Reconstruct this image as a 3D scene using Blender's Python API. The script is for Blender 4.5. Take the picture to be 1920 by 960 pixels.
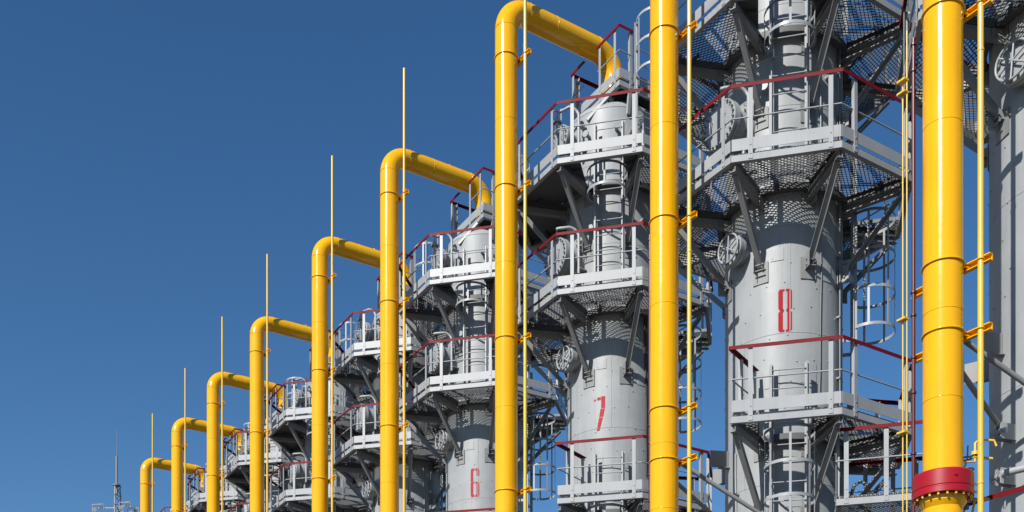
import bpy, math, random
from mathutils import Vector, Matrix
random.seed(7)
PI = math.pi
rad = math.radians
for o in list(bpy.data.objects):
    bpy.data.objects.remove(o)
scene = bpy.context.scene
C = scene.collection

# ------------------------------------------------------------------ camera, sky, sun, exposure
EYE = 1.6
cd = bpy.data.cameras.new('camera')
cam = bpy.data.objects.new('camera', cd)
C.objects.link(cam)
cam.location = (0, 0, EYE)
cam.rotation_euler = (PI / 2, 0, 0)
cd.sensor_width = 36
cd.lens = 36 * 1987 / 1920
cd.shift_y = (1553.6 - 480) / 1920
cd.clip_end = 5000
scene.camera = cam

SUN_AZ, SUN_EL = 232.0, 36.0
w = bpy.data.worlds.new('World')
scene.world = w
w.use_nodes = True
nt = w.node_tree
bg = nt.nodes['Background']
sky = nt.nodes.new('ShaderNodeTexSky')
sky.sky_type = 'NISHITA'
sky.sun_disc = False
sky.sun_elevation = rad(SUN_EL)
sky.sun_rotation = rad(90 - SUN_AZ)
sky.altitude = 300
sky.air_density = 1.0
sky.dust_density = 0.1
sky.ozone_density = 4.0
hs = nt.nodes.new('ShaderNodeHueSaturation'); hs.inputs['Saturation'].default_value = 1.19
nt.links.new(sky.outputs[0], hs.inputs['Color']); nt.links.new(hs.outputs[0], bg.inputs[0])
bg.inputs[1].default_value = 0.088

sd = bpy.data.lights.new('sun', 'SUN')
sd.energy = 5.0
sd.angle = rad(0.5)
sd.color = (1.0, 0.955, 0.89)
so = bpy.data.objects.new('sun', sd)
C.objects.link(so)
sv = Vector((math.cos(rad(SUN_AZ)) * math.cos(rad(SUN_EL)), math.sin(rad(SUN_AZ)) * math.cos(rad(SUN_EL)), math.sin(rad(SUN_EL))))
so.rotation_euler = sv.to_track_quat('Z', 'Y').to_euler()
so.location = (-20, -20, 40)

scene.view_settings.view_transform = 'Standard'
scene.view_settings.look = 'None'
scene.view_settings.exposure = 0.30
scene.view_settings.gamma = 1.0

# ------------------------------------------------------------------ materials
def mat(name, col, rough=0.4, metal=0.0, var=0.08, streak=0.10, bump=0.004, coat=0.0, spec=0.5, dirt=(0.12, 0.10, 0.08), dirt_amt=0.0, scale=1.0, runs=0.0, run_col=(0.16, 0.09, 0.05)):
    m = bpy.data.materials.new(name)
    m.use_nodes = True
    n, l = m.node_tree.nodes, m.node_tree.links
    b = n['Principled BSDF']
    tc = n.new('ShaderNodeTexCoord'); oi = n.new('ShaderNodeObjectInfo')
    add = n.new('ShaderNodeVectorMath'); add.operation = 'MULTIPLY_ADD'
    cmb = n.new('ShaderNodeCombineXYZ')
    for i in range(3): l.new(oi.outputs['Random'], cmb.inputs[i])
    l.new(cmb.outputs[0], add.inputs[0]); add.inputs[1].default_value = (37, 53, 71)
    l.new(tc.outputs['Object'], add.inputs[2])
    n1 = n.new('ShaderNodeTexNoise'); n1.inputs['Scale'].default_value = 1.7 * scale; n1.inputs['Detail'].default_value = 6
    l.new(add.outputs[0], n1.inputs['Vector'])
    mp = n.new('ShaderNodeMapping'); mp.inputs['Scale'].default_value = (14 * scale, 14 * scale, 0.9 * scale)
    l.new(add.outputs[0], mp.inputs[0])
    n2 = n.new('ShaderNodeTexNoise'); n2.inputs['Scale'].default_value = 1.0; n2.inputs['Detail'].default_value = 5
    l.new(mp.outputs[0], n2.inputs['Vector'])
    r1 = n.new('ShaderNodeMapRange'); r1.inputs[1].default_value = 0.3; r1.inputs[2].default_value = 0.7
    r1.inputs[3].default_value = 1 - var; r1.inputs[4].default_value = 1 + var
    l.new(n1.outputs[0], r1.inputs[0])
    r2 = n.new('ShaderNodeMapRange'); r2.inputs[1].default_value = 0.5; r2.inputs[2].default_value = 0.75
    r2.inputs[3].default_value = 1.0; r2.inputs[4].default_value = 1 - streak
    l.new(n2.outputs[0], r2.inputs[0])
    mu = n.new('ShaderNodeMath'); mu.operation = 'MULTIPLY'
    l.new(r1.outputs[0], mu.inputs[0]); l.new(r2.outputs[0], mu.inputs[1])
    sc = n.new('ShaderNodeVectorMath'); sc.operation = 'SCALE'; sc.inputs[0].default_value = col
    l.new(mu.outputs[0], sc.inputs['Scale'])
    out = sc.outputs[0]
    if dirt_amt > 0:
        n3 = n.new('ShaderNodeTexNoise'); n3.inputs['Scale'].default_value = 5.5 * scale; n3.inputs['Detail'].default_value = 10; n3.inputs['Roughness'].default_value = 0.7
        l.new(add.outputs[0], n3.inputs['Vector'])
        r3 = n.new('ShaderNodeMapRange'); r3.inputs[1].default_value = 0.62; r3.inputs[2].default_value = 0.78
        r3.inputs[3].default_value = 0; r3.inputs[4].default_value = dirt_amt
        l.new(n3.outputs[0], r3.inputs[0])
        mx = n.new('ShaderNodeMix'); mx.data_type = 'RGBA'
        l.new(r3.outputs[0], mx.inputs[0]); l.new(out, mx.inputs[6]); mx.inputs[7].default_value = (*dirt, 1)
        out = mx.outputs[2]
    if runs > 0:
        m5 = n.new('ShaderNodeMapping'); m5.inputs['Scale'].default_value = (9, 9, 0.55); l.new(add.outputs[0], m5.inputs[0])
        n5 = n.new('ShaderNodeTexNoise'); n5.inputs['Scale'].default_value = 1.0; n5.inputs['Detail'].default_value = 8; n5.inputs['Roughness'].default_value = 0.65
        l.new(m5.outputs[0], n5.inputs['Vector'])
        r5 = n.new('ShaderNodeMapRange'); r5.inputs[1].default_value = 0.60; r5.inputs[2].default_value = 0.80; r5.inputs[3].default_value = 0; r5.inputs[4].default_value = runs
        l.new(n5.outputs[0], r5.inputs[0])
        mx5 = n.new('ShaderNodeMix'); mx5.data_type = 'RGBA'
        l.new(r5.outputs[0], mx5.inputs[0]); l.new(out, mx5.inputs[6]); mx5.inputs[7].default_value = (*run_col, 1)
        out = mx5.outputs[2]
    l.new(out, b.inputs['Base Color'])
    b.inputs['Roughness'].default_value = rough
    rr = n.new('ShaderNodeMapRange'); rr.inputs[3].default_value = rough * 0.8; rr.inputs[4].default_value = rough * 1.25
    l.new(n1.outputs[0], rr.inputs[0]); l.new(rr.outputs[0], b.inputs['Roughness'])
    b.inputs['Metallic'].default_value = metal
    b.inputs['Coat Weight'].default_value = coat
    b.inputs['Coat Roughness'].default_value = 0.12
    b.inputs['Specular IOR Level'].default_value = spec
    if bump:
        bp = n.new('ShaderNodeBump'); bp.inputs['Strength'].default_value = 0.25; bp.inputs['Distance'].default_value = bump
        n4 = n.new('ShaderNodeTexNoise'); n4.inputs['Scale'].default_value = 3.0 * scale; n4.inputs['Detail'].default_value = 3
        l.new(add.outputs[0], n4.inputs['Vector'])
        l.new(n4.outputs[0], bp.inputs['Height']); l.new(bp.outputs[0], b.inputs['Normal'])
    return m

M = {
    'shell': mat('shell_paint', (0.302, 0.318, 0.327), 0.46, spec=0.35, var=0.07, streak=0.10, bump=0.02, dirt_amt=0.3, dirt=(0.22, 0.21, 0.19), runs=0.55, run_col=(0.19, 0.165, 0.14)),
    'grey': mat('steel_grey_paint', (0.308, 0.322, 0.332), 0.42, var=0.08, streak=0.08, dirt_amt=0.5, dirt=(0.2, 0.16, 0.12), runs=0.4),
    'frame': mat('structural_grey_paint', (0.21, 0.215, 0.218), 0.5, var=0.10, streak=0.08, dirt_amt=0.4, dirt=(0.15, 0.13, 0.11)),
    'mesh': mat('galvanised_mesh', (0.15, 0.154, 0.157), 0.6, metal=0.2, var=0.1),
    'deck': mat('shade_darkened_deck_paint', (0.10, 0.103, 0.105), 0.6, var=0.12, streak=0.1, dirt_amt=0.4, dirt=(0.09, 0.075, 0.06)),  # structural grey darkened in its colour to stand in for shade under the platforms
    'yellow': mat('yellow_gloss_paint', (0.80, 0.40, 0.0004), 0.17, var=0.035, streak=0.08, bump=0.014, coat=0.0, runs=0.45, run_col=(0.50, 0.27, 0.02), dirt_amt=0.22, dirt=(0.45, 0.26, 0.03)),
    'rod': mat('pale_yellow_paint', (0.70, 0.45, 0.05), 0.36, var=0.06, streak=0.05, coat=0.1),
    'red': mat('dark_red_paint', (0.15, 0.0015, 0.006), 0.6, spec=0.25, var=0.12, dirt_amt=0.3, dirt=(0.12, 0.03, 0.03)),
    'flange_red': mat('bright_red_paint', (0.33, 0.003, 0.011), 0.38, var=0.06, streak=0.05),
    'number': mat('stencil_red', (0.34, 0.010, 0.014), 0.7, spec=0.2, var=0.15, dirt_amt=0.35, dirt=(0.42, 0.43, 0.44), scale=3),
    'number_faded': mat('faded_stencil_red', (0.37, 0.04, 0.045), 0.7, spec=0.2, var=0.15, dirt_amt=0.8, dirt=(0.38, 0.36, 0.36), scale=4),
    'maroon': mat('maroon_pipe_paint', (0.09, 0.02, 0.022), 0.35, var=0.12),
    'dark': mat('dark_gasket', (0.035, 0.037, 0.04), 0.6),
    'concrete': mat('concrete', (0.36, 0.35, 0.33), 0.85, var=0.12, dirt_amt=0.3),
}
def ground_mat():
    m = bpy.data.materials.new('gravel_ground'); m.use_nodes = True
    n, l = m.node_tree.nodes, m.node_tree.links
    b = n['Principled BSDF']; tc = n.new('ShaderNodeTexCoord')
    v = n.new('ShaderNodeTexVoronoi'); v.inputs['Scale'].default_value = 22
    l.new(tc.outputs['Object'], v.inputs['Vector'])
    ns = n.new('ShaderNodeTexNoise'); ns.inputs['Scale'].default_value = 0.25; ns.inputs['Detail'].default_value = 8
    l.new(tc.outputs['Object'], ns.inputs['Vector'])
    cr = n.new('ShaderNodeValToRGB'); cr.color_ramp.elements[0].color = (0.045, 0.045, 0.042, 1); cr.color_ramp.elements[1].color = (0.11, 0.105, 0.10, 1)
    mx = n.new('ShaderNodeMath'); mx.operation = 'ADD'
    sp = n.new('ShaderNodeSeparateColor'); l.new(v.outputs['Color'], sp.inputs[0])
    sc = n.new('ShaderNodeMath'); sc.operation = 'MULTIPLY'; sc.inputs[1].default_value = 0.5
    l.new(sp.outputs[0], sc.inputs[0]); l.new(sc.outputs[0], mx.inputs[0]); 
    s2 = n.new('ShaderNodeMath'); s2.operation = 'MULTIPLY'; s2.inputs[1].default_value = 0.6
    l.new(ns.outputs[0], s2.inputs[0]); l.new(s2.outputs[0], mx.inputs[1])
    l.new(mx.outputs[0], cr.inputs[0]); l.new(cr.outputs[0], b.inputs['Base Color'])
    b.inputs['Roughness'].default_value = 0.95
    bp = n.new('ShaderNodeBump'); bp.inputs['Distance'].default_value = 0.02; l.new(v.outputs['Distance'], bp.inputs['Height']); l.new(bp.outputs[0], b.inputs['Normal'])
    return m
M['ground'] = ground_mat()

# ------------------------------------------------------------------ mesh helpers
class MB:
    def __init__(s): s.v = []; s.f = []; s.sm = []
    def add(s, vs, fs, smooth=False):
        b = len(s.v); s.v += [tuple(v) for v in vs]
        for f in fs:
            s.f.append(tuple(b + i for i in f)); s.sm.append(smooth)
        return s
    def box(s, x0, x1, y0, y1, z0, z1, mtx=None):
        vs = [Vector((x, y, z)) for x in (x0, x1) for y in (y0, y1) for z in (z0, z1)]
        if mtx is not None: vs = [mtx @ v for v in vs]
        return s.add(vs, [(0, 1, 3, 2), (4, 6, 7, 5), (0, 4, 5, 1), (2, 3, 7, 6), (0, 2, 6, 4), (1, 5, 7, 3)])
    def bar(s, p, q, w_, h_, up=(0, 0, 1), ow=0, oh=0):
        p, q = Vector(p), Vector(q); d = (q - p); L = d.length; d /= L
        up = Vector(up); side = d.cross(up)
        if side.length < 1e-4: up = Vector((1, 0, 0)); side = d.cross(up)
        side.normalize(); u = side.cross(d).normalized()
        m = Matrix((( d.x, side.x, u.x, p.x), (d.y, side.y, u.y, p.y), (d.z, side.z, u.z, p.z), (0, 0, 0, 1)))
        return s.box(0, L, -w_ / 2 + ow, w_ / 2 + ow, -h_ / 2 + oh, h_ / 2 + oh, m)
    def channel(s, p, q, w_, h_, t=0.012, up=(0, 0, 1), flip=1):
        # C-section: web plus two flanges
        s.bar(p, q, t, h_, up, ow=-flip * (w_ / 2 - t / 2))
        s.bar(p, q, w_ - t, t, up, ow=flip * t / 2, oh=h_ / 2 - t / 2)
        s.bar(p, q, w_ - t, t, up, ow=flip * t / 2, oh=-h_ / 2 + t / 2)
        return s
    def path(s, pts, r, n=12, caps=True):
        pts = [Vector(p) for p in pts]
        rr = r if isinstance(r, (list, tuple)) else [r] * len(pts)
        T = []
        for i in range(len(pts)):
            a = pts[min(i + 1, len(pts) - 1)] - pts[max(i - 1, 0)]
            T.append(a.normalized())
        up = Vector((0, 0, 1)) if abs(T[0].z) < 0.9 else Vector((1, 0, 0))
        u = (up - T[0] * up.dot(T[0])).normalized()
        rings = []
        for i, p in enumerate(pts):
            u = (u - T[i] * u.dot(T[i])).normalized(); v = T[i].cross(u)
            rings.append([p + (u * math.cos(2 * PI * k / n) + v * math.sin(2 * PI * k / n)) * rr[i] for k in range(n)])
        vs = [p for r_ in rings for p in r_]
        fs = []
        for i in range(len(pts) - 1):
            for k in range(n):
                a, b = i * n + k, i * n + (k + 1) % n
                fs.append((a, b, b + n, a + n))
        s.add(vs, fs, True)
        if caps:
            m = len(rings) - 1
            s.add(rings[0], [tuple(reversed(range(n)))]); s.add(rings[m], [tuple(range(n))])
        return s
    def tube(s, p, q, r, n=12): return s.path([p, q], r, n)
    def lathe(s, prof, n=32, centre=(0, 0, 0), a0=0, a1=2 * PI, mtx=None, sharp=True):
        full = abs(a1 - a0 - 2 * PI) < 1e-6
        m = n if full else n + 1
        cx, cy, cz = centre
        def ring(r, z):
            out = []
            for k in range(m):
                a = a0 + (a1 - a0) * k / n
                v = Vector((cx + r * math.cos(a), cy + r * math.sin(a), cz + z))
                out.append(mtx @ v if mtx is not None else v)
            return out
        for (r0, z0), (r1, z1) in zip(prof, prof[1:]):
            vs = ring(r0, z0) + ring(r1, z1)
            fs = []
            for k in range(n):
                k2 = (k + 1) % m
                fs.append((k, k2, m + k2, m + k))
            s.add(vs, fs, True)
        return s
    def torus(s, R, r, centre=(0, 0, 0), a0=0, a1=2 * PI, n=32, k=8, mtx=None):
        pts = []
        full = abs(a1 - a0 - 2 * PI) < 1e-6
        m = n if full else n + 1
        vs, fs = [], []
        for i in range(m):
            a = a0 + (a1 - a0) * i / n
            for j in range(k):
                b = 2 * PI * j / k
                v = Vector((centre[0] + (R + r * math.cos(b)) * math.cos(a), centre[1] + (R + r * math.cos(b)) * math.sin(a), centre[2] + r * math.sin(b)))
                vs.append(mtx @ v if mtx is not None else v)
        for i in range(n):
            i2 = (i + 1) % m
            for j in range(k):
                j2 = (j + 1) % k
                fs.append((i * k + j, i2 * k + j, i2 * k + j2, i * k + j2))
        return s.add(vs, fs, True)
    def build(s, name, material, parent=None):
        me = bpy.data.meshes.new(name)
        me.from_pydata(s.v, [], s.f)
        me.polygons.foreach_set('use_smooth', s.sm)
        mats = material if isinstance(material, (list, tuple)) else [material]
        for x in mats: me.materials.append(x)
        me.update()
        o = bpy.data.objects.new(name, me); C.objects.link(o)
        if parent is not None: o.parent = parent
        return o
def empty(name, loc=(0, 0, 0), rz=0):
    o = bpy.data.objects.new(name, None); C.objects.link(o); o.location = loc; o.rotation_euler = (0, 0, rz); o.empty_display_size = 0.3
    return o
def tag(o, label=None, cat=None, group=None, kind=None):
    if label: o['label'] = label
    if cat: o['category'] = cat
    if group: o['group'] = group
    if kind: o['kind'] = kind
    return o
kids = {}
def link_copy(o, parent):
    c = o.copy(); C.objects.link(c); c.parent = parent; return c
def copy_tree(o, parent=None):
    c = o.copy(); C.objects.link(c)
    if parent is not None: c.parent = parent
    for ch in list(o.children):
        copy_tree(ch, c)
    return c
def pol(r, a, z=0): return Vector((r * math.cos(a), r * math.sin(a), z))

# ------------------------------------------------------------------ ground
g = MB().add([(-2500, -2500, 0), (2500, -2500, 0), (2500, 2500, 0), (-2500, 2500, 0)], [(0, 1, 2, 3)])
tag(g.build('ground', M['ground']), kind='structure')

# ------------------------------------------------------------------ the row: a = away from the pipes, r = along the row
TH = 2.12646
A_ = Vector((math.sin(TH), -math.cos(TH), 0)); R_ = Vector((math.cos(TH), math.sin(TH), 0))
CP, CT = 10.849, 13.47
ARM = CT - CP
F_PX = 1987.0
pipe_px = {9: 1768, 8: 1245.5, 7: 949.5, 6: 730.5, 5: 600, 4: 482, 3: 400, 2: 332.5, 1: 273}
T_AT = {}
for i, px in pipe_px.items():
    k = (px - 960) / F_PX
    T_AT[i] = (A_.x * CP - k * A_.y * CP) / (k * R_.y - R_.x)
RZ = math.atan2(A_.y, A_.x)
def tower_pos(i): return A_ * CT + R_ * T_AT[i]
def pipe_pos(i): return A_ * CP + R_ * T_AT[i]
Z = lambda rel: rel + EYE

SH_R = 0.97
FA, FB, FC, FL, FE = Z(12.94), Z(10.42), Z(6.40), Z(2.93), Z(14.85)
APO = 1.985
TAN = math.tan(PI / 8)

# ---------- expanded mesh clipped to a convex polygon
def clip(p, d, poly):
    t0, t1 = -1e9, 1e9
    n = len(poly)
    for i in range(n):
        a = poly[i]; b = poly[(i + 1) % n]
        ex, ey = b[0] - a[0], b[1] - a[1]
        nx, ny = -ey, ex                      # inward for ccw
        den = nx * d[0] + ny * d[1]; num = nx * (a[0] - p[0]) + ny * (a[1] - p[1])
        if abs(den) < 1e-9:
            if num > 0: return None
            continue
        t = num / den
        if den > 0: t0 = max(t0, t)
        else: t1 = min(t1, t)
    return (t0, t1) if t1 - t0 > 0.015 else None
def grating_into(mb, poly, z, pitch=0.054, wid=0.0095, dep=0.014, base=PI / 2):
    cx = sum(p[0] for p in poly) / len(poly); cy = sum(p[1] for p in poly) / len(poly)
    for fam, ang in enumerate((base + rad(33), base - rad(33))):
        d = (math.cos(ang), math.sin(ang)); nx, ny = -d[1], d[0]
        for k in range(-70, 71):
            p = (cx + nx * pitch * k, cy + ny * pitch * k)
            t = clip(p, d, poly)
            if t:
                zz = z - fam * 0.003
                mb.bar((p[0] + d[0] * t[0], p[1] + d[1] * t[0], zz), (p[0] + d[0] * t[1], p[1] + d[1] * t[1], zz), wid, dep)
XO = APO - 0.03
sec_plain = MB(); grating_into(sec_plain, [(1.03, -1.03 * TAN), (XO, -XO * TAN), (XO, XO * TAN), (1.03, 1.03 * TAN)], -0.02)
HW = 0.41
sec_ha, sec_hb = MB(), MB()
grating_into(sec_ha, [(HW / TAN, HW), (XO, HW), (XO, XO * TAN)], -0.02)
grating_into(sec_hb, [(HW / TAN, -HW), (XO, -XO * TAN), (XO, -HW)], -0.02)
sec_ha.bar((1.0, HW, -0.03), (XO, HW, -0.03), 0.03, 0.06); sec_hb.bar((1.0, -HW, -0.03), (XO, -HW, -0.03), 0.03, 0.06)
def slab(po, z0, z1):
    n = len(po)
    return MB().add([(x, y, z) for z in (z0, z1) for x, y in po], [tuple(reversed(range(n))), tuple(range(n, 2 * n))] + [(k, (k + 1) % n, n + (k + 1) % n, n + k) for k in range(n)])
_cache = {}
def mesh_of(key, mb_fn, name, material):
    if key not in _cache:
        o = mb_fn().build(name, material); _cache[key] = o.data
        bpy.data.objects.remove(o)
    return _cache[key]
def part(key, mb_fn, name, material, parent, loc=(0, 0, 0), rz=0):
    me = mesh_of(key, mb_fn, name, material)
    o = bpy.data.objects.new(name, me); C.objects.link(o); o.parent = parent; o.location = loc; o.rotation_euler = (0, 0, rz)
    return o

def post_mb():
    m = MB()                                   # angle-section post, local x = outward, stands z -0.12 .. 1.02
    m.box(0.0, 0.006, -0.034, 0.034, -0.13, 0.985); m.box(-0.050, 0.0, -0.034, -0.028, -0.13, 0.985)
    m.box(-0.012, 0.014, -0.012, 0.012, -0.06, -0.045); m.box(-0.012, 0.014, -0.012, 0.012, 0.08, 0.095)
    return m
def toe_mb(L=None):
    h = (L or 2 * APO * TAN) / 2 - 0.012
    return MB().box(-0.008, 0.0, -h, h, 0.015, 0.195)
def edge_mb(L=None):
    h = (L or 2 * APO * TAN) / 2 - 0.006
    m = MB(); m.box(-0.075, -0.062, -h + 0.03, h - 0.03, -0.15, 0.0); m.box(-0.061, -0.001, -h, h, -0.15, -0.052)
    return m
def bracket_mb(drop=1.3):
    m = MB()
    m.channel((0.98, 0, -0.225), (2.08, 0, -0.20), 0.09, 0.12)
    m.bar((1.98, 0, -0.27), (1.0, 0, -drop), 0.09, 0.015, up=(1, 0, 1)); m.bar((1.95, 0.045, -0.29), (1.01, 0.045, -drop + 0.01), 0.012, 0.09, up=(1, 0, 1))
    m.box(0.972, 0.984, -0.13, 0.13, -drop - 0.24, -drop + 0.10)
    m.box(0.984, 1.14, -0.062, -0.052, -drop - 0.10, -drop + 0.14); m.box(0.984, 1.06, 0.052, 0.062, -drop - 0.02, -drop + 0.10)
    m.box(0.972, 0.984, -0.12, 0.12, -0.40, -0.17); m.box(0.984, 1.16, 0.050, 0.062, -0.36, -0.17)
    for zz in (-drop - 0.06, -drop + 0.03): m.tube((1.07, -0.09, zz), (1.07, 0.09, zz), 0.014, 6)
    for xx in (1.05, 1.11): m.tube((xx, -0.03, -0.27), (xx, 0.085, -0.27), 0.012, 6)
    m.box(1.93, 2.06, 0.0, 0.012, -0.26, -0.14)
    return m
def frame_mb(sectors):
    m = MB()
    full = len(sectors) == 8
    angs = set()
    for q in sectors:
        angs.add((q - 0.5) % 8); angs.add((q + 0.5) % 8)
        a0 = rad(45) * (q - 0.5)
        m.lathe([(1.00, -0.15), (1.10, -0.15), (1.10, -0.05), (1.00, -0.05)], 8, a0=a0, a1=a0 + rad(45))
        mm = Matrix.Rotation(rad(45) * q, 4, 'Z')
        m.box(1.50, 1.53, -1.50 * TAN, -HW - 0.02, -0.085, -0.032, mm); m.box(1.50, 1.53, HW + 0.02, 1.50 * TAN, -0.085, -0.032, mm)
    for a in angs:
        an = rad(45) * a
        m.channel(pol(1.02, an, -0.08), pol(APO / math.cos(PI / 8) - 0.06, an, -0.08), 0.06, 0.11)
    return m
def rail_mb(pts, closed, z, w_, h_, round_=False):
    m = MB()
    n = len(pts)
    for i in range(n if closed else n - 1):
        p, q = Vector(pts[i]), Vector(pts[(i + 1) % n])
        p = Vector((p.x, p.y, z)); q = Vector((q.x, q.y, z))
        if round_: m.path([p, q], w_, 6)
        else:
            e = (q - p).normalized() * (w_ * 0.35)
            m.bar(p - e, q + e, w_, 0.008, oh=h_ / 2 - 0.004)
            m.bar(p - e * 0.9, q + e * 0.9, 0.008, h_ - 0.009, ow=w_ / 2 - 0.004, oh=-0.005)
    return m

def platform(parent, F, sectors, hatches=(), solid=(), drop=1.3, end_rails=(), stub=()):
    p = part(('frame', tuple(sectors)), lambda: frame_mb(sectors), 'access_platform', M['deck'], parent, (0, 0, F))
    side = 2 * APO * TAN
    for q in sectors:
        an = rad(45) * q
        hatch = q in hatches
        if q in solid:
            polys = [[(HW / TAN, HW), (XO, HW), (XO, XO * TAN)], [(HW / TAN, -HW), (XO, -XO * TAN), (XO, -HW)]] if hatch else [[(1.03, -1.03 * TAN), (XO, -XO * TAN), (XO, XO * TAN), (1.03, 1.03 * TAN)]]
            for pi_, po in enumerate(polys):
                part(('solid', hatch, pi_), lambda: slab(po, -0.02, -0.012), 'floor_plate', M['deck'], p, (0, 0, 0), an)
        else:
          for kk, sm in ((('a', sec_ha), ('b', sec_hb)) if hatch else (('p', sec_plain),)):
              part(('sec', kk), lambda: sm, 'mesh_floor', M['mesh'], p, (0, 0, 0), an)
        loc = pol(APO, an)
        part('toe', toe_mb, 'toe_board', M['grey'], p, loc, an)
        part('edge', edge_mb, 'edge_channel', M['grey'], p, loc, an)
        for fr in (0.18, 0.90):
            tg = Vector((-math.sin(an), math.cos(an), 0))
            part('post', post_mb, 'post', M['grey'], p, pol(APO + 0.002, an) + tg * (fr - 0.5) * side, an)
    angs = []
    for q in sectors:
        for e in ((q - 0.5) % 8, (q + 0.5) % 8):
            if e not in angs: angs.append(e)
    for e in stub:
        part('stub', lambda: MB().box(0.975, 1.30, -0.006, 0.006, -0.30, -0.02).box(0.975, 1.15, -0.05, 0.05, -0.312, -0.301), 'gusset', M['frame'], p, (0, 0, 0), rad(45) * e)
    for e in angs:
        part(('bracket', drop), lambda: bracket_mb(drop), 'bracket', M['frame'], p, (0, 0, 0), rad(45) * e)
    RC = (APO + 0.0) / math.cos(PI / 8)
    closed = len(sectors) == 8
    if closed: pts = [pol(RC, rad(45) * (k + 0.5)) for k in range(8)]
    else:
        pts = [pol(RC, rad(45) * (sectors[0] - 0.5))] + [pol(RC, rad(45) * (q + 0.5)) for q in sectors]
        pts = [pol(1.12, rad(45) * (sectors[0] - 0.5))] + pts + [pol(1.12, rad(45) * (sectors[-1] + 0.5))]
        for e in (sectors[0] - 0.5, sectors[-1] + 0.5):
            for rr_ in (1.2, 1.72):
                part('post', post_mb, 'post', M['grey'], p, pol(rr_, rad(45) * e), rad(45) * e + PI / 2)
            part('toe_end', lambda: toe_mb(0.95), 'toe_board', M['grey'], p, pol(1.6, rad(45) * e), rad(45) * e + PI / 2)
    part(('hr', tuple(sectors)), lambda: rail_mb(pts, closed, 1.0, 0.055, 0.055), 'handrail', M['red'], p)
    part(('mr', tuple(sectors)), lambda: rail_mb([Vector(v) * 0.985 for v in pts], closed, 0.53, 0.013, 0.013, True), 'mid_rail', M['grey'], p)
    return p

def rect_platform(parent, F, x0, x1, y0, y1, rails, name='top_platform', toe=True, hole=None):
    m = MB()
    for yy in (y0 + 0.05, y1 - 0.05): m.channel((x0 + 0.06, yy, -0.08), (x1 - 0.06, yy, -0.08), 0.06, 0.11)
    p = m.build(name, M['frame'], parent); p.location = (0, 0, F)
    gm = MB()
    if hole:
        hx0, hx1, hy0, hy1 = hole
        for (a, b, c, d) in ((x0, hx0, y0, y1), (hx1, x1, y0, y1), (hx0, hx1, y0, hy0), (hx0, hx1, hy1, y1)):
            if b - a > 0.05 and d - c > 0.05: gm.box(a + 0.002, b - 0.002, c + 0.002, d - 0.002, -0.02, -0.012)
    else: grating_into(gm, [(x0, y0), (x1, y0), (x1, y1), (x0, y1)], -0.02)
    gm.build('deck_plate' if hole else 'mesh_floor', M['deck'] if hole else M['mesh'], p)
    sides = {'-y': ((x0, y0), (x1, y0), -PI / 2), '+x': ((x1, y0), (x1, y1), 0), '+y': ((x1, y1), (x0, y1), PI / 2), '-x': ((x0, y1), (x0, y0), PI)}
    for s, (a, b, an) in sides.items():
        L = math.dist(a, b); mid = ((a[0] + b[0]) / 2, (a[1] + b[1]) / 2, 0)
        if toe:
            o = toe_mb(L).build('toe_board', M['grey'], p); o.location = mid; o.rotation_euler = (0, 0, an)
        o = edge_mb(L - 0.0).build('edge_channel', M['grey'], p); o.location = mid; o.rotation_euler = (0, 0, an)
        for seg in rails.get(s, []):
            f0, f1, pf = seg
            pa = Vector((a[0] + (b[0] - a[0]) * f0, a[1] + (b[1] - a[1]) * f0, 0)); pb = Vector((a[0] + (b[0] - a[0]) * f1, a[1] + (b[1] - a[1]) * f1, 0))
            rail_mb([pa, pb], False, 1.0, 0.055, 0.055).build('handrail', M['red'], p)
            rail_mb([pa, pb], False, 0.53, 0.013, 0.013, True).build('mid_rail', M['grey'], p)
            for f in pf:
                part('post', post_mb, 'post', M['grey'], p, pa.lerp(pb, f), an)
    return p

# ---------- caged ladder, local: x = outward from the tower
def ladder(parent, an, z0, z1, cage=None, d=1.15, shift=0.0, top_loops=False):
    m = MB()
    for sy in (-1, 1):
        m.box(d - 0.03, d + 0.03, sy * 0.275 - 0.008 + shift, sy * 0.275 + 0.008 + shift, z0, z1)
        m.box(d - 0.03, d - 0.018, sy * 0.275 - 0.036 + shift, sy * 0.275 + 0.036 + shift, z0, z1)
    zz = z0 + 0.4
    while zz < z1 - 1.2:
        for sy in (-1, 1): m.bar((0.95, sy * 0.285 + shift, zz), (d - 0.03, sy * 0.285 + shift, zz), 0.012, 0.06)
        zz += 1.3
    L = m.build('ladder', M['grey'], parent); L.rotation_euler = (0, 0, an)
    zz = z0 + 0.15
    while zz < z1 - 0.05:
        part('rung', lambda: MB().tube((0, -0.267, 0), (0, 0.267, 0), 0.011, 6), 'rung', M['grey'], L, (d, shift, zz)); zz += 0.3
    if cage:
        c0, c1 = cage
        nh = max(2, int(round((c1 - c0) / 0.55)) + 1)
        RR = 0.39; cx = d + 0.27
        a_end = PI - math.asin(0.275 / RR)
        for k in range(nh):
            z = c0 + (c1 - c0) * k / (nh - 1)
            h = MB()
            n = 22
            out = []
            for (rr, dz) in ((RR, -0.024), (RR, 0.024), (RR + 0.007, 0.024), (RR + 0.007, -0.024)):
                out.append((rr, dz))
            h.lathe(out + [out[0]], n, (cx, shift, z), -a_end, a_end)
            h.build('cage_hoop', M['grey'], L)
        for k in range(5):
            b = -rad(100) + rad(200) * k / 4
            s = MB(); mm = Matrix.Translation((cx, shift, 0)) @ Matrix.Rotation(b, 4, 'Z')
            s.box(RR - 0.008, RR - 0.001, -0.019, 0.019, c0 - 0.024, c1 + 0.024, mm)
            s.build('cage_strip', M['grey'], L)
    return L

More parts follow.
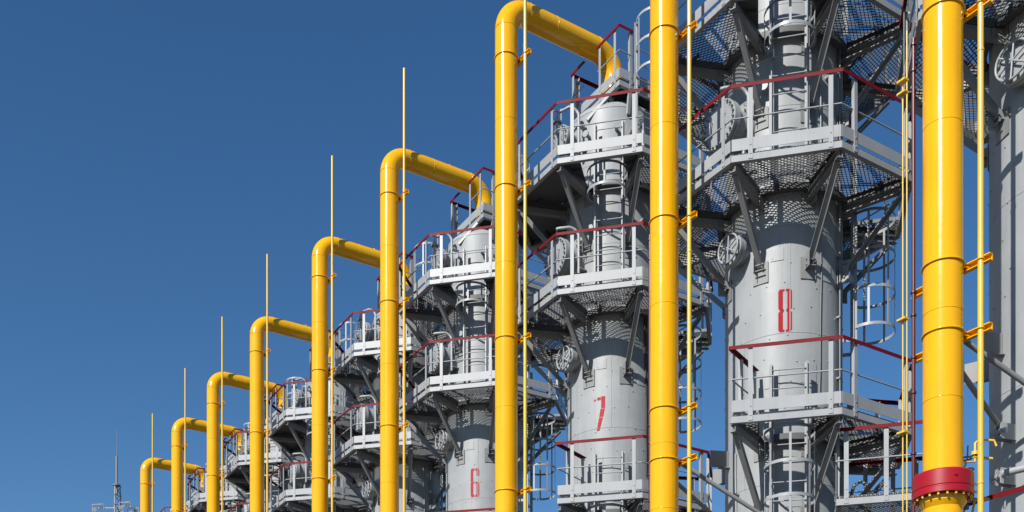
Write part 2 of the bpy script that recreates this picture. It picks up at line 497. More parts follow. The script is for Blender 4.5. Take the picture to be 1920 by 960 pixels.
def bolts(m, mtx, R, n, r, x0, x1):
    for k in range(n):
        a = 2 * PI * (k + 0.5) / n
        p = mtx @ Vector((x0, R * math.cos(a), R * math.sin(a))); q = mtx @ Vector((x1, R * math.cos(a), R * math.sin(a)))
        m.tube(p, q, r, 6)

# stencil digits: rectangles in a 0..1 x 0..1.0 cell, wrapped on the shell
def quad_patch(m, poly, cz, ang, W, H, R):
    # poly: four corners (u,v) ; subdivide along u for curvature
    n = 4
    (u0, v0), (u1, v1), (u2, v2), (u3, v3) = poly
    vs = []
    for j in (0, 1):
        for i in range(n + 1):
            t = i / n
            if j == 0: u, v = u0 + (u1 - u0) * t, v0 + (v1 - v0) * t
            else: u, v = u3 + (u2 - u3) * t, v3 + (v2 - v3) * t
            a = ang + (u - 0.5) * W / R
            vs.append((R * math.cos(a), R * math.sin(a), cz + (v - 0.5) * H))
    m.add(vs, [(i, i + 1, n + 2 + i, n + 1 + i) for i in range(n)], True)
def R4(x0, x1, y0, y1): return [(x0, y0), (x1, y0), (x1, y1), (x0, y1)]
DIG = {
    '8': [R4(0.0, 0.34, 0.05, 0.45), R4(0.0, 0.34, 0.55, 0.95), R4(0.66, 1.0, 0.05, 0.45), R4(0.66, 1.0, 0.55, 0.95),
          [(0.0, 0.45), (0.34, 0.45), (0.44, 0.495), (0.12, 0.495)], [(0.12, 0.505), (0.44, 0.505), (0.34, 0.55), (0.0, 0.55)],
          [(0.66, 0.45), (1.0, 0.45), (0.88, 0.495), (0.56, 0.495)], [(0.56, 0.505), (0.88, 0.505), (1.0, 0.55), (0.66, 0.55)],
          [(0.10, 0.0), (0.45, 0.0), (0.45, 0.05), (0.0, 0.05)], [(0.55, 0.0), (0.90, 0.0), (1.0, 0.05), (0.55, 0.05)],
          [(0.0, 0.95), (0.45, 0.95), (0.45, 1.0), (0.10, 1.0)], [(0.55, 0.95), (1.0, 0.95), (0.90, 1.0), (0.55, 1.0)]],
    '7': [R4(0.0, 0.18, 0.89, 0.94), R4(0.30, 0.62, 0.90, 0.98), [(0.66, 0.66), (1.0, 0.66), (1.0, 1.0), (0.66, 1.0)], [(0.48, 0.40), (0.84, 0.40), (0.98, 0.64), (0.60, 0.64)], [(0.26, 0.0), (0.52, 0.0), (0.82, 0.38), (0.46, 0.38)]],
    '6': [R4(0.0, 0.31, 0.04, 0.52), R4(0.0, 0.31, 0.54, 0.96), R4(0.69, 1.0, 0.04, 0.46), R4(0.08, 0.45, 0.0, 0.04), R4(0.55, 0.92, 0.0, 0.04), R4(0.08, 0.45, 0.96, 1.0), R4(0.55, 0.92, 0.96, 1.0),
          R4(0.69, 1.0, 0.74, 0.96), R4(0.31, 0.44, 0.48, 0.54), R4(0.56, 0.94, 0.46, 0.53), R4(0.31, 0.44, 0.92, 0.96), R4(0.56, 0.69, 0.92, 0.96), R4(0.31, 0.44, 0.04, 0.08), R4(0.56, 0.69, 0.04, 0.08)],
}

# ------------------------------------------------------------------ one tower with all its parts (local frame: x = away from the pipes, y = along the row)
def make_tower():
    t = empty('absorber_tower')
    top = Z(14.42)
    m = MB()
    m.lathe([(1.25, 0.0), (1.25, 0.25)], 40); m.lathe([(1.25, 0.25), (SH_R, 0.25)], 40)
    m.lathe([(SH_R, 0.25), (SH_R, top)], 64)
    for zz in (Z(13.35), Z(11.7), Z(9.75), Z(8.02), Z(5.6), Z(3.4), Z(1.0)):
        m.torus(SH_R - 0.004, 0.009, (0, 0, zz), n=64, k=6)
    for (z0, z1, a) in ((Z(8.02), Z(9.75), 262), (Z(5.6), Z(8.02), 216), (Z(9.75), Z(11.7), 205), (Z(11.7), Z(13.35), 275)):
        aa = rad(a) - RZ
        m.bar(pol(SH_R, aa, z0), pol(SH_R, aa, z1), 0.014, 0.012, up=pol(1, aa))
    for zi in range(7):
        for k in range(16):
            a = 2 * PI * k / 16 + 0.1 + 0.05 * ((zi * 7 + k * 3) % 5 - 2)
            z = Z(6.75) + 0.40 * zi + 0.03 * ((k * 5 + zi) % 4)
            m.lathe([(0.011, 0.0), (0.011, 0.016), (0.0, 0.019)], 6, mtx=Matrix.Translation(pol(SH_R - 0.004, a, z)) @ Matrix.Rotation(a, 4, 'Z') @ Matrix.Rotation(PI / 2, 4, 'Y'))
    m.build('shell', M['shell'], t)
    for (a, z, w_, h_) in ((245, Z(7.15), 0.23, 0.30), (280, Z(7.2), 0.26, 0.32), (250, Z(9.2), 0.2, 0.2), (266, Z(5.2), 0.25, 0.3), (300, Z(8.9), 0.2, 0.28)):
        aa = rad(a) - RZ; dw = w_ / 2 / SH_R; m = MB()
        m.lathe([(SH_R, z), (SH_R + 0.008, z), (SH_R + 0.008, z + h_), (SH_R, z + h_)], 6, a0=aa - dw, a1=aa + dw)
        for s in (-1, 1):
            p = pol(SH_R + 0.004, aa + s * dw, z)
            m.bar(p, p + Vector((0, 0, h_)), 0.008, 0.009, up=pol(1, aa + s * dw))
        m.build('reinforcement_pad', M['shell'], t)
    # dome
    m = MB(); prof = []
    for k in range(15):
        b = PI / 2 * k / 14
        prof.append((SH_R * math.cos(b), top + 0.36 * math.sin(b)))
    m.lathe(prof, 56); m.torus(SH_R - 0.003, 0.010, (0, 0, top), n=56, k=6)
    m.torus(SH_R * math.cos(0.55) + 0.002, 0.008, (0, 0, top + 0.36 * math.sin(0.55)), n=56, k=6)
    dome = m.build('dome', M['shell'], t)
    fz = Z(14.98); m = MB(); m.lathe([(0.25, top + 0.30), (0.25, fz)], 28)
    m.lathe([(0.25, fz - 0.065), (0.32, fz - 0.065), (0.32, fz), (0.24, fz)], 28)
    m.lathe([(0.24, fz + 0.006), (0.32, fz + 0.006), (0.32, fz + 0.07), (0.225, fz + 0.07)], 28)
    mt = Matrix.Translation((0, 0, 0)) @ Matrix.Rotation(-PI / 2, 4, 'Y')
    bolts(m, mt, 0.285, 16, 0.014, fz - 0.09, fz + 0.10)
    m.build('nozzle_flange', M['grey'], dome)
    # platforms : sector q is centred on local angle 45q
    platform(t, FA, list(range(8)), hatches=(5,), solid=(5,))
    platform(t, FB, list(range(8)), hatches=(7,))
    platform(t, FC, [5, 6, 7], hatches=(5,), stub=(3.5, 2.5))
    # top platform
    tp = rect_platform(t, FE, -0.63, 0.95, -1.02, 0.60,
                  {'-y': [(0.0, 0.20, (0.92,)), (0.62, 1.0, (0.1, 0.9))], '+x': [(0, 1, (0.1, 0.5, 0.9))], '+y': [(0, 1, (0.1, 0.5, 0.92))], '-x': [(0.0, 0.26, (0.1,)), (0.56, 1.0, (0.10, 0.8))]}, hole=(-0.34, 0.34, -0.32, 0.32))
    tp.name = 'top_platform'
    m = MB()
    for (x, y) in ((-0.5, -0.6), (0.5, -0.6), (-0.5, 0.5), (0.6, 0.5)):
        MB().bar((x, y, Z(14.50)), (x, y, FE - 0.14), 0.08, 0.06).build('top_platform_leg', M['grey'], t)
    MB().bar((-0.93, -0.36, Z(14.25)), (-0.60, -0.70, FE - 0.15), 0.07, 0.05).build('top_platform_leg', M['grey'], t)
    MB().bar((-0.35, -0.94, Z(14.25)), (-0.35, -1.0, FE - 0.15), 0.07, 0.05).build('top_platform_leg', M['grey'], t)
    # ladders
    ladder(t, rad(45) * 5, FB, FA + 1.05, cage=(FB + 2.0, FA - 0.12), shift=0.07)
    ladder(t, rad(45) * 5, Z(-1.5), FC + 1.05, cage=(Z(0.9), FC - 0.18), shift=0.07)
    ladder(t, rad(45) * 7, FC, FB + 1.05, cage=(Z(8.30), FB - 0.25))
    ladder(t, rad(45) * 6, FA, FE + 1.15, cage=(FE + 0.05, FE + 1.1), d=1.12)
    # manhole at platform B
    def manhole(z, R, x1, neck, name, bolt_n, davit, cross=False):
        m = MB(); rot = Matrix.Translation((0, 0, z)) @ Matrix.Rotation(PI, 4, 'Z')
        ry = rot @ Matrix.Rotation(PI / 2, 4, 'Y')
        m.lathe([(neck, 0.80), (neck, x1 - 0.10)], 32, mtx=ry)
        m.lathe([(neck, x1 - 0.13), (R, x1 - 0.13), (R, x1 - 0.075), (neck, x1 - 0.075)], 40, mtx=ry)
        mh = m.build(name, M['grey'], t)
        m = MB(); bolts(m, rot, R - 0.035, bolt_n, 0.020, x1 - 0.16, x1 + 0.035); m.build('bolts', M['frame'], mh)
        m = MB(); m.lathe([(R - 0.02, x1 - 0.070), (R, x1 - 0.065), (R, x1 - 0.01), (R - 0.006, x1 - 0.003), (0.0, x1)], 40, mtx=ry)
        if cross:
            m.torus(R - 0.02, 0.016, (0, 0, x1 + 0.05), n=36, k=6, mtx=ry)
            for b in (0, 60, 120):
                d = Vector((0, math.cos(rad(b + 25)), math.sin(rad(b + 25)))) * (R - 0.02)
                m.tube(rot @ (Vector((x1 + 0.05, 0, 0)) + d), rot @ (Vector((x1 + 0.05, 0, 0)) - d), 0.013, 6)
        else:
            for b in (-1, 1):
                m.path([rot @ Vector((x1, b * 0.15, 0.10)), rot @ Vector((x1 + 0.06, b * 0.15, 0.08)), rot @ Vector((x1 + 0.06, b * 0.15, -0.10)), rot @ Vector((x1, b * 0.15, -0.12))], 0.011, 6)
            for k in range(bolt_n):
                a = 2 * PI * (k + 0.5) / bolt_n
                c = rot @ Vector((x1 - 0.01, (R - 0.045) * math.cos(a), (R - 0.045) * math.sin(a)))
        m.build('cover', M['grey'], mh)
        gk = MB(); gk.lathe([(R - 0.03, x1 - 0.076), (R - 0.03, x1 - 0.066)], 32, mtx=ry); gk.build('gasket', M['dark'], mh)
        if davit:
            d = MB()
            yv = 0.30; xs = -1.10
            pts = [(xs, -yv, z - 0.35), (xs, -yv, z + 0.42)]
            for k in range(1, 7):
                b = PI / 2 * k / 6
                pts.append((xs - 0.16 * (1 - math.cos(b)), -yv * (1 - 0.35 * k / 6), z + 0.42 + 0.16 * math.sin(b)))
            pts += [(-x1 + 0.06, -0.06, z + 0.58), (-x1 + 0.02, 0.0, z + 0.575)]
            d.path(pts, 0.030, 10)
            d.tube((-x1 + 0.04, 0, z + 0.63), (-x1 + 0.04, 0, z + R - 0.02), 0.014, 6)
            d.bar((-0.90, -yv + 0.02, z - 0.25), (xs, -yv, z - 0.25), 0.10, 0.02); d.bar((-0.90, -yv + 0.02, z + 0.2), (xs, -yv, z + 0.2), 0.10, 0.02)
            d.build('davit', M['grey'], mh)
        return mh
    manhole(Z(11.50), 0.375, 1.47, 0.30, 'manhole', 24, True)
    manhole(Z(9.53), 0.245, 1.22, 0.20, 'inspection_port', 12, False, cross=True)
    mh = manhole(Z(14.02) - 0.1, 0.27, 1.36, 0.18, 'gas_inlet_nozzle', 14, True)
    m = MB()
    vx = -1.36
    m.path([(vx - 0.02, 0.05, Z(14.05)), (vx - 0.02, 0.05, Z(14.40))], 0.05, 10); m.lathe([(0.09, 0), (0.09, 0.04), (0, 0.04)], 12, (vx - 0.02, 0.05, Z(14.26)))
    m.tube((vx - 0.02, 0.05, Z(14.38)), (vx - 0.02, 0.05, Z(14.52)), 0.016, 6); m.tube((vx - 0.10, 0.05, Z(14.50)), (vx + 0.06, 0.05, Z(14.50)), 0.018, 6)
    m.build('valve', M['grey'], mh)
    # small side nozzles
    for (a, z, ln) in ((235, Z(13.9), 0.14), (268, Z(13.95), 0.12), (285, Z(13.9), 0.14), (322, Z(9.0), 0.2), (240, Z(12.0), 0.12), (300, Z(12.2), 0.15)):
        aa = rad(a) - RZ
        mm = Matrix.Translation((0, 0, z)) @ Matrix.Rotation(aa, 4, 'Z')
        ry = mm @ Matrix.Rotation(PI / 2, 4, 'Y')
        m = MB(); m.lathe([(0.035, SH_R - 0.02), (0.035, SH_R + ln)], 12, mtx=ry); m.lathe([(0.035, SH_R + ln), (0.065, SH_R + ln), (0.065, SH_R + ln + 0.03), (0, SH_R + ln + 0.03)], 14, mtx=ry)
        m.build('small_nozzle', M['grey'], t)
    # level gauge, its small valves and a cable run
    for (a, z0, z1) in ((222, FB + 0.25, FB + 1.35), (296, FA + 0.2, FA + 1.1)):
        aa = rad(a) - RZ; m = MB(); rr = SH_R + 0.16
        m.path([pol(SH_R - 0.01, aa, z0), pol(rr, aa, z0), pol(rr, aa, z1), pol(SH_R - 0.01, aa, z1)], 0.016, 8)
        m.tube(pol(rr, aa, z0 + 0.15), pol(rr, aa, z1 - 0.15), 0.034, 10)
        for z in (z0, z1):
            c = pol(SH_R + 0.08, aa, z); m.bar(c + Vector((0, 0, -0.04)), c + Vector((0, 0, 0.04)), 0.06, 0.05, up=pol(1, aa)); m.tube(c + Vector((0, 0, 0.04)), c + Vector((0, 0, 0.11)), 0.008, 6)
            m.torus(0.04, 0.007, (c.x, c.y, c.z + 0.11), n=12, k=5)
        m.build('level_gauge', M['grey'], t)
    m = MB()
    for k, a in enumerate((318, 320.5)):
        aa = rad(a) - RZ; m.path([pol(SH_R + 0.05, aa, 0.3), pol(SH_R + 0.05, aa, FA - 0.1 - 0.5 * k)], 0.014, 6)
    for k in range(14):
        aa = rad(319.2) - RZ; m.bar(pol(SH_R - 0.01, aa, 1.0 + k), pol(SH_R + 0.065, aa, 1.0 + k), 0.10, 0.03)
    m.build('cable_run', M['frame'], t)
    for (a, z) in ((214, FA + 0.55), (300, FB + 0.5)):
        aa = rad(a) - RZ; mm = Matrix.Rotation(aa, 4, 'Z'); m = MB()
        m.box(SH_R + 0.03, SH_R + 0.15, -0.10, 0.10, z, z + 0.28, mm); m.box(SH_R + 0.155, SH_R + 0.165, -0.09, 0.09, z + 0.01, z + 0.27, mm); m.box(SH_R - 0.01, SH_R + 0.03, -0.05, 0.05, z + 0.05, z + 0.2, mm)
        m.build('junction_box', M['grey'], t)
    return t

first = make_tower()
towers = {8: first}
first.location = tower_pos(8); first.rotation_euler = (0, 0, RZ)
for i in (9, 7, 6, 5, 4, 3, 2, 1):
    c = copy_tree(first); c.location = tower_pos(i); c.rotation_euler = (0, 0, RZ); towers[i] = c
plate = MB().add([(1.03, -1.03 * TAN, -0.02), (XO, -XO * TAN, -0.02), (XO, XO * TAN, -0.02), (1.03, 1.03 * TAN, -0.02), (1.03, -1.03 * TAN, -0.012), (XO, -XO * TAN, -0.012), (XO, XO * TAN, -0.012), (1.03, 1.03 * TAN, -0.012)],
                 [(3, 2, 1, 0), (4, 5, 6, 7), (0, 1, 5, 4), (1, 2, 6, 5), (2, 3, 7, 6), (3, 0, 4, 7)])
for i in (7, 4, 3):                              # these three have solid plates in two bays of their top ring
    for p in towers[i].children:
        if p.name.startswith('access_platform') and abs(p.location.z - FA) < 0.01:
            for q in list(p.children):
                if q.name.startswith('mesh_floor') and min(abs(q.rotation_euler.z - rad(45) * k) for k in (3, 4)) < 0.01:
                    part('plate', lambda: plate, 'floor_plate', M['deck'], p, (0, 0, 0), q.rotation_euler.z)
                    bpy.data.objects.remove(q)
LT = {
 9: 'grey steel tower at the far right edge, half cut off behind the thickest yellow pipe',
 8: 'grey steel tower stencilled with a red 8 above a red handrail',
 7: 'grey steel tower stencilled with a red 7, between two thick yellow pipes',
 6: 'grey steel tower stencilled with a red 6 low on its shell',
 5: 'grey steel tower without a number just left of the tower marked 6',
 4: 'grey steel tower second to the left of the tower marked 6',
 3: 'grey steel tower third from the left end of the row',
 2: 'small distant grey tower second from the left end of the row',
 1: 'farthest grey tower, only its top showing at the left end of the row'}
for i, t in towers.items(): tag(t, LT[i], 'industrial tower', 'grey steel towers in a receding row')
for i, (dg, wa, cz, W, H) in {8: ('8', 257.5, Z(8.38), 0.215, 0.69), 7: ('7', 247.8, Z(8.31), 0.235, 0.68), 6: ('6', 257.6, Z(8.39), 0.215, 0.69)}.items():
    m = MB()
    for q in DIG[dg]: quad_patch(m, q, cz, rad(wa) - RZ, W, H, SH_R + 0.004)
    tag(m.build('number_marking', M['number'] if i == 8 else M['number_faded'], towers[i]), 'red stencilled number ' + dg)
for i, t in towers.items():                      # cable drops and lamps that differ from tower to tower
    rnd = random.Random(i * 13 + 1)
    for k in range(3):
        aa = rad(rnd.choice((208, 226, 243, 283, 292, 306)) + rnd.uniform(-4, 4)) - RZ
        z1 = rnd.choice((FB - 0.16, FA - 0.16, FC - 0.15)); z0 = z1 - rnd.uniform(1.6, 3.4)
        sag = [pol(SH_R + 0.02, aa + 0.10 * math.sin(q / 3 + k) * rnd.uniform(0.2, 0.5), z0 + (z1 - z0) * q / 8) for q in range(9)]
        MB().path(sag, rnd.choice((0.008, 0.012, 0.016)), 6).build('cable', M[rnd.choice(('dark', 'frame', 'grey'))], t)
# lower ring platform of the nearest tower
platform(towers[9], FL, [3, 4, 5, 6])
for (z, a) in ((Z(5.02), 200), (Z(4.45), 200)):
    aa = rad(a) - RZ; m = MB()
    for s in (-0.05, 0.05):
        tg = Vector((-math.sin(aa), math.cos(aa), 0)) * s
        m.bar(pol(0.96, aa, z) + tg, pol(1.22, aa, z) + tg, 0.016, 0.20); m.lathe([(0.1, -0.008), (0.1, 0.008)], 14, mtx=Matrix.Translation(pol(1.2, aa, z) + tg) @ Matrix.Rotation(aa, 4, 'Z') @ Matrix.Rotation(PI / 2, 4, 'X'))
    m.tube(pol(1.2, aa, z) + Vector((0, -0.1, 0)), pol(1.2, aa, z) + Vector((0, 0.1, 0)), 0.03, 8)
    m.build('clevis_lug', M['grey'], towers[9])
m = MB(); m.path([pol(1.25, rad(205) - RZ, Z(4.45)), pol(1.5, rad(262) - RZ, Z(4.45)), pol(1.6, rad(290) - RZ, Z(4.40))], 0.045, 12)
m.build('tie_pipe', M['grey'], towers[9])

# ------------------------------------------------------------------ yellow pipes (local frame at the foot of the riser: x towards the tower, y along the row)
PR = 0.223; BR = 0.47; ZA = Z(16.09)
def make_pipe():
    t = empty('gas_pipe')
    m = MB()
    m.lathe([(PR, 0.0), (PR, Z(3.74)), (0.262, Z(3.80)), (0.262, Z(3.86))], 40)
    m.lathe([(PR, Z(4.14)), (PR, ZA - BR)], 40)
    for zz in (Z(6.02), Z(5.00), Z(8.2), Z(11.0), Z(13.8), ZA - BR): m.torus(PR - 0.003, 0.0075, (0, 0, zz), n=40, k=6)
    m.build('riser', M['yellow'], t)
    def elbow(x0, sgn):
        m = MB(); pts = []
        for k in range(13):
            b = PI / 2 * k / 12
            pts.append((x0 + sgn * (BR - BR * math.cos(b)), 0, ZA - BR + BR * math.sin(b)))
        m.path(pts, PR, 40, caps=False); return m.build('elbow', M['yellow'], t)
    elbow(0, 1); elbow(ARM, -1)
    m = MB(); m.path([(BR, 0, ZA), (ARM - BR, 0, ZA)], PR, 40, caps=False)
    ry = Matrix.Rotation(PI / 2, 4, 'Y')
    for xx in (BR, ARM - BR, ARM * 0.42): m.torus(PR - 0.003, 0.0075, (0, 0, 0), n=40, k=6, mtx=Matrix.Translation((xx, 0, ZA)) @ ry)
    m.tube((ARM * 0.62, 0, ZA + PR - 0.01), (ARM * 0.62, 0, ZA + PR + 0.05), 0.022, 8)
    m.build('crossover_arm', M['yellow'], t)
    m = MB(); m.lathe([(PR, Z(15.05)), (PR, ZA - BR)], 40, (ARM, 0, 0)); m.torus(PR - 0.003, 0.0075, (ARM, 0, ZA - BR), n=40, k=6)
    m.build('downcomer', M['yellow'], t)
    # red insulating joint
    m = MB(); m.lathe([(PR, Z(4.135)), (0.325, Z(4.135)), (0.338, Z(4.12)), (0.338, Z(3.955)), (0.332, Z(3.945)), (0.332, Z(3.935)), (0.338, Z(3.925)), (0.338, Z(3.868)), (0.25, Z(3.868))], 48)
    m.lathe([(0.0, 0.02), (0.016, 0.02), (0.016, -0.01)], 8, mtx=Matrix.Translation((-0.17, -0.288, Z(4.05))) @ Matrix.Rotation(rad(240), 4, 'Z') @ Matrix.Rotation(PI / 2, 4, 'Y'))
    j = m.build('insulating_joint', M['flange_red'], t); m = MB()
    mt = Matrix.Rotation(-PI / 2, 4, 'Y'); bolts(m, mt, 0.308, 20, 0.015, Z(3.835), Z(3.87)); m.build('bolts', M['rod'], j)
    # clamps with the bar that carries the thin rod
    for zz in (15.05, 12.5, 9.55, 6.58, 5.78):
        m = MB(); m.torus(PR + 0.009, 0.012, (0, 0, 0), rad(38), rad(322), n=36, k=6)
        for s in (-1, 1):
            p = pol(PR + 0.009, s * rad(38)); m.path([p, p + Vector((0.13, s * 0.02, 0))], 0.012, 6)
        c = m.build('clamp', M['yellow'], t); c.location = (0, 0, Z(zz))
        m = MB(); y0 = -0.45; y1 = 0.62 if zz < 7 else 0.20
        m.channel((PR + 0.035, y0, 0), (PR + 0.035, y1, 0), 0.06, 0.085, flip=-1)
        m.torus(0.043, 0.007, (PR - 0.003, -0.34, 0.0), n=16, k=5)
        m.build('support_bar', M['yellow'], c)
    # sampling tap by the joint
    m = MB()
    m.path([(0.20, -0.12, Z(4.30)), (0.32, -0.20, Z(4.30)), (0.32, -0.20, Z(4.52)), (0.36, -0.23, Z(4.56)), (0.50, -0.32, Z(4.55)), (0.52, -0.34, Z(4.48))], 0.014, 8)
    m.path([(0.30, -0.19, Z(4.36)), (0.50, -0.30, Z(4.34))], 0.018, 8); m.lathe([(0.045, -0.02), (0.045, 0.02), (0, 0.02)], 10, (0.32, -0.20, Z(4.40)))
    m.build('sampling_tap', M['rod'], t); m = MB()
    m.path([(0.30, -0.16, Z(3.62)), (0.34, -0.18, Z(3.86)), (0.50, -0.26, Z(3.88))], 0.016, 8)
    m.build('sampling_tap', M['rod'], t)
    m = MB()
    for k in range(3): m.box(0.36, 0.56, -0.1 - 0.004, -0.1 + 0.004, Z(3.9) + k * 0.09, Z(3.93) + k * 0.09)
    for k in range(6): m.lathe([(0.0, -0.02), (0.05, -0.02), (0.05, 0.02), (0.0, 0.02)], 10, (0.44 + 0.02 * (k % 2), 0.05 - 0.03 * (k % 3), Z(3.5) + k * 0.085))
    m.tube((0.45, 0.05, Z(3.3)), (0.45, 0.05, Z(4.3)), 0.022, 8); m.path([(0.2, 0.05, Z(4.22)), (0.45, 0.05, Z(4.3)), (0.60, 0.1, Z(4.45)), (0.9, 0.3, Z(4.75))], 0.010, 6)
    m.torus(0.06, 0.012, (0.44, 0.0, Z(4.42)), n=14, k=5); m.torus(0.05, 0.010, (0.50, 0.0, Z(4.30)), n=14, k=5)
    m.build('gauge_cluster', M['frame'], t)
    return t
fp = make_pipe(); fp.location = pipe_pos(8); fp.rotation_euler = (0, 0, RZ)
pipes = {8: fp}
for i in (9, 7, 6, 5, 4, 3, 2, 1):
    c = copy_tree(fp); c.location = pipe_pos(i); pipes[i] = c
LP = {
 9: 'thickest yellow pipe with a bright red flange ring near its foot, far right',
 8: 'thick yellow riser pipe just left of the tower marked 8, top out of the picture',
 7: 'tall yellow pipe arching over at the top edge to the tower marked 7',
 6: 'yellow pipe bending over to the top of the tower marked 6',
 5: 'yellow hooked pipe directly left of the one serving the tower marked 6',
 4: 'yellow hooked pipe, fourth from the left end',
 3: 'yellow hooked pipe, third from the left end',
 2: 'yellow hooked pipe, second from the left end',
 1: 'shortest looking yellow hooked pipe at the left end of the row'}
for i, t in pipes.items(): tag(t, LP[i], 'pipe', 'yellow pipes in a receding row')

# thin vent rods
def make_rod():
    m = MB()
    m.path([(0, 0, 0), (0, 0, Z(15.2))], 0.0345, 14); m.path([(0, 0, Z(15.2)), (0, 0, Z(18.1))], [0.033, 0.030], 14)
    for zz in (4.0, 9.0, 13.5, 15.2): m.lathe([(0.03, -0.015), (0.04, -0.012), (0.04, 0.012), (0.03, 0.015)], 14, (0, 0, Z(zz)))
    return m.build('vent_rod', M['rod'])
r0 = make_rod(); rods = {}
LR = {
 9: 'thickest thin yellow rod, right of the pipe with the red flange',
 8: 'slim yellow rod just right of the yellow pipe beside the tower marked 8',
 7: 'slim yellow rod crossing in front of the arched pipe at the top edge',
 6: 'slim yellow rod on the pipe serving the tower marked 6, tip against the sky',
 5: 'slim yellow rod standing fifth from the left, tip against the sky',
 4: 'slim yellow rod standing fourth from the left above its hooked pipe',
 3: 'slim yellow rod standing third from the left above its hooked pipe',
 2: 'slim yellow rod standing second from the left above its hooked pipe',
 1: 'leftmost slim yellow rod beside the shortest looking pipe'}
for i in (9, 8, 7, 6, 5, 4, 3, 2, 1):
    o = r0 if i == 9 else r0.copy()
    if i != 9: C.objects.link(o)
    o.location = pipe_pos(i) + A_ * 0.22 - R_ * 0.34; rods[i] = o; o.scale.z = {6: 1 - 0.10 / 19.7, 5: 1 + 0.22 / 19.7}.get(i, 1)
    tag(o, LR[i], 'rod', 'thin yellow rods clamped beside the pipes')

# maroon service pipes behind the two nearest yellow pipes
def make_service():
    m = MB(); m.path([(0, 0, 0), (0, 0, Z(9.7))], 0.023, 12)
    for zz in (9.62, 9.3, 6.58, 6.3, 5.78, 5.35, 4.6): m.lathe([(0.026, -0.012), (0.036, -0.012), (0.036, 0.012), (0.026, 0.012)], 12, (0, 0, Z(zz)))
    return m.build('service_pipe', M['maroon'])
s0 = make_service(); s0.location = pipe_pos(9) + A_ * 0.2 + R_ * 0.56
tag(s0, 'thin maroon pipe just left of the pipe with the red flange', 'pipe', 'thin maroon pipes behind the yellow pipes')
s1 = s0.copy(); C.objects.link(s1); s1.location = pipe_pos(8) + A_ * 0.2 + R_ * 0.60
tag(s1, 'thin maroon pipe peeping out left of the pipe beside the tower marked 8', 'pipe', 'thin maroon pipes behind the yellow pipes')
lc = {0.655: 'right one of two hair-thin yellow conduits left of the red-flanged pipe', 0.715: 'left one of two hair-thin yellow conduits left of the red-flanged pipe'}
for b, lab in lc.items():
    m = MB(); m.path([(0, 0, 0), (0, 0, Z(9.85 if b < 0.7 else 9.2))], 0.009, 8)
    o = m.build('conduit', M['rod']); o.location = pipe_pos(9) + A_ * 0.2 + R_ * b
    tag(o, lab, 'conduit', 'thin yellow conduits')
    for zz in (9.25, 9.1, 6.3, 4.9):
        k = MB().box(-0.012, 0.045, -0.025, 0.06, -0.012, 0.012, Matrix.Rotation(RZ + PI / 2, 4, 'Z')).build('clip', M['rod'], o); k.location = (0, 0, Z(zz))

# diagonal braces between riser and tower, two nearest units
LB = {(9, 0): 'upper grey brace tube going from the red-flanged pipe toward the right edge', (9, 1): 'steeper lower grey brace tube beside the tower at the right edge',
      (8, 0): 'upper grey brace tube running down in front of the tower marked 8', (8, 1): 'lower grey brace tube below left of the tower marked 8'}
for i in (9, 8):
    P, T = pipe_pos(i), tower_pos(i)
    for k, (z0, ang, d, z1) in enumerate(((5.85, 245, 1.05, 4.98), (5.5, 200, 1.2, 5.1))):
        s = P + A_ * 0.24 + Vector((0, 0, Z(z0))); e = T + Vector((d * math.cos(rad(ang)), d * math.sin(rad(ang)), Z(z1)))
        br = empty('diagonal_brace', s); dv = e - s
        MB().path([(0, 0, 0), dv], 0.034, 12).build('tube', M['frame'], br)
        m = MB(); dn = dv.normalized()
        m.bar(dv - dn * 0.02, dv + dn * 0.10, 0.012, 0.10); m.bar(-dn * 0.05, dn * 0.08, 0.012, 0.09)
        m.build('end_plate', M['frame'], br)
        tag(br, LB[(i, k)], 'brace', 'grey brace tubes')

# walkway platform behind the tower marked 8
wk = empty('walkway', (4.99, 16.3, 0), rad(-15.5)); FW = Z(5.12)
rect_platform(wk, FW, 0.0, 1.45, 0.0, 1.65, {'-y': [(0, 1, (0.10, 0.5, 0.9))], '+y': [(0, 1, (0.1, 0.35, 0.65, 0.9))], '-x': [(0, 1, (0.1, 0.5, 0.92))]}, name='deck', toe=False)
m = MB()
for (x, y) in ((1.3, 0.15), (1.3, 1.5)):
    m.box(x - 0.07, x + 0.07, y - 0.07, y + 0.07, 0, FW - 0.15)
    m.bar((x - 0.06, y, FW - 1.2), (0.2, y, FW - 0.2), 0.07, 0.07)
m.bar((1.3, 0.15, FW - 0.2), (1.3, 1.5, FW - 0.2), 0.08, 0.08); m.build('support_frame', M['frame'], wk)
m = MB(); m.path([(0.28, 1.45, FW - 0.1), (0.28, 1.45, FW + 0.45), (0.32, 1.45, FW + 0.58), (0.42, 1.45, FW + 0.64), (0.52, 1.45, FW + 0.58), (0.56, 1.45, FW + 0.45), (0.56, 1.45, FW)], 0.03, 10)
m.build('gooseneck_pipe', M['frame'], wk)
tag(wk, 'low mesh walkway with red handrails at the right of the tower marked 8', 'walkway')

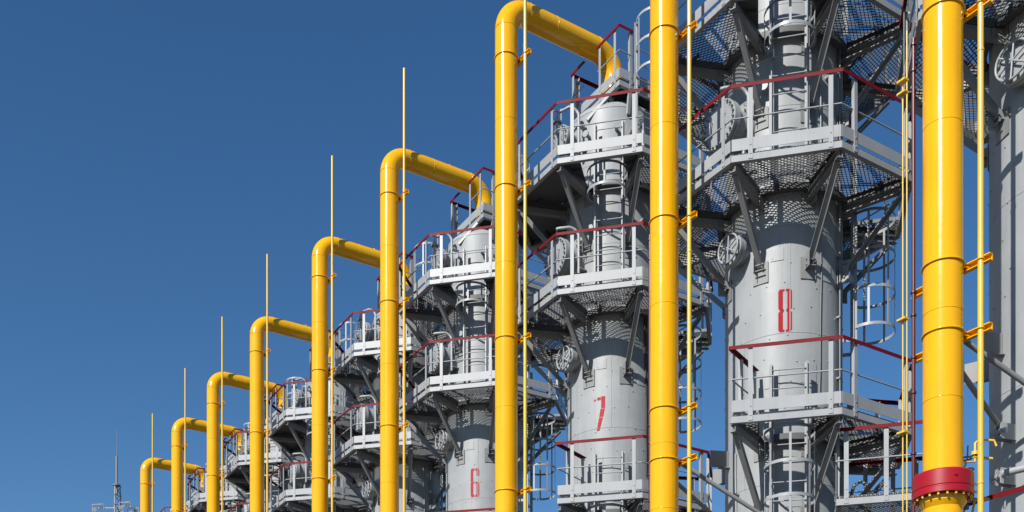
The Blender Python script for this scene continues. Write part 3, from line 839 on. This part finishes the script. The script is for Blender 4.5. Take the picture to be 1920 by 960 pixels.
# distant lightning mast
ms = empty('lightning_mast', (-37.3, 100, 0))
m = MB()
def wdt(z): return 0.38 + (Z(32.3) - z) * 0.030
zs = [Z(32.3) - 0.9 * k for k in range(38)]; zs = [z for z in zs if z > 0] + [0]
for k in range(3):
    a = 2 * PI * k / 3 + 0.4; b = 2 * PI * (k + 1) / 3 + 0.4
    m.bar(pol(wdt(0), a, 0), pol(0.30, a, Z(32.3)), 0.09, 0.09)
    for j in range(len(zs) - 1):
        m.bar(pol(wdt(zs[j]) , a, zs[j]), pol(wdt(zs[j + 1]), b, zs[j + 1]), 0.05, 0.05)
        m.bar(pol(wdt(zs[j]) , a, zs[j]), pol(wdt(zs[j]), b, zs[j]), 0.04, 0.04)
m.build('lattice', M['frame'], ms)
m = MB(); m.path([(0, 0, Z(31.5)), (0, 0, Z(35.1))], 0.10, 10); m.path([(0, 0, Z(35.1)), (0, 0, Z(37.6))], [0.026, 0.012], 8); m.lathe([(0.0, 0), (0.36, 0), (0.36, 0.08), (0, 0.08)], 12, (0, 0, Z(32.35)))
m.build('spike', M['frame'], ms)
for (x, y, z, nm) in ((-1.75, 0.0, 30.2, 'a'), (1.5, 0.2, 29.9, 'b'), (0.9, -0.3, 30.3, 'c')):
    m = MB(); m.bar((0, 0, Z(z) + 0.05), (x, y, Z(z) + 0.05), 0.10, 0.10)
    for q in (-0.28, 0.30):
        m.lathe([(0.0, -0.14), (0.12, -0.12), (0.21, 0.0), (0.20, 0.02), (0.0, 0.02)], 14, mtx=Matrix.Translation((x + q, y - 0.15, Z(z) + q * 0.5)) @ Matrix.Rotation(rad(115 + 30 * q), 4, 'X'))
        m.bar((x + q, y - 0.15, Z(z) + q * 0.5), (x + q, y, Z(z) + 0.05), 0.05, 0.05)
    m.path([(x - 0.5, y - 0.1, Z(z) - 0.45), (x - 0.5, y - 0.1, Z(z) + 0.34), (x + 0.5, y - 0.1, Z(z) + 0.40), (x + 0.55, y - 0.1, Z(z) - 0.1)], 0.045, 6)
    m.build('floodlight', M['grey'], ms)
tag(ms, 'thin distant lattice mast with lights and a spike, bottom left', 'mast')
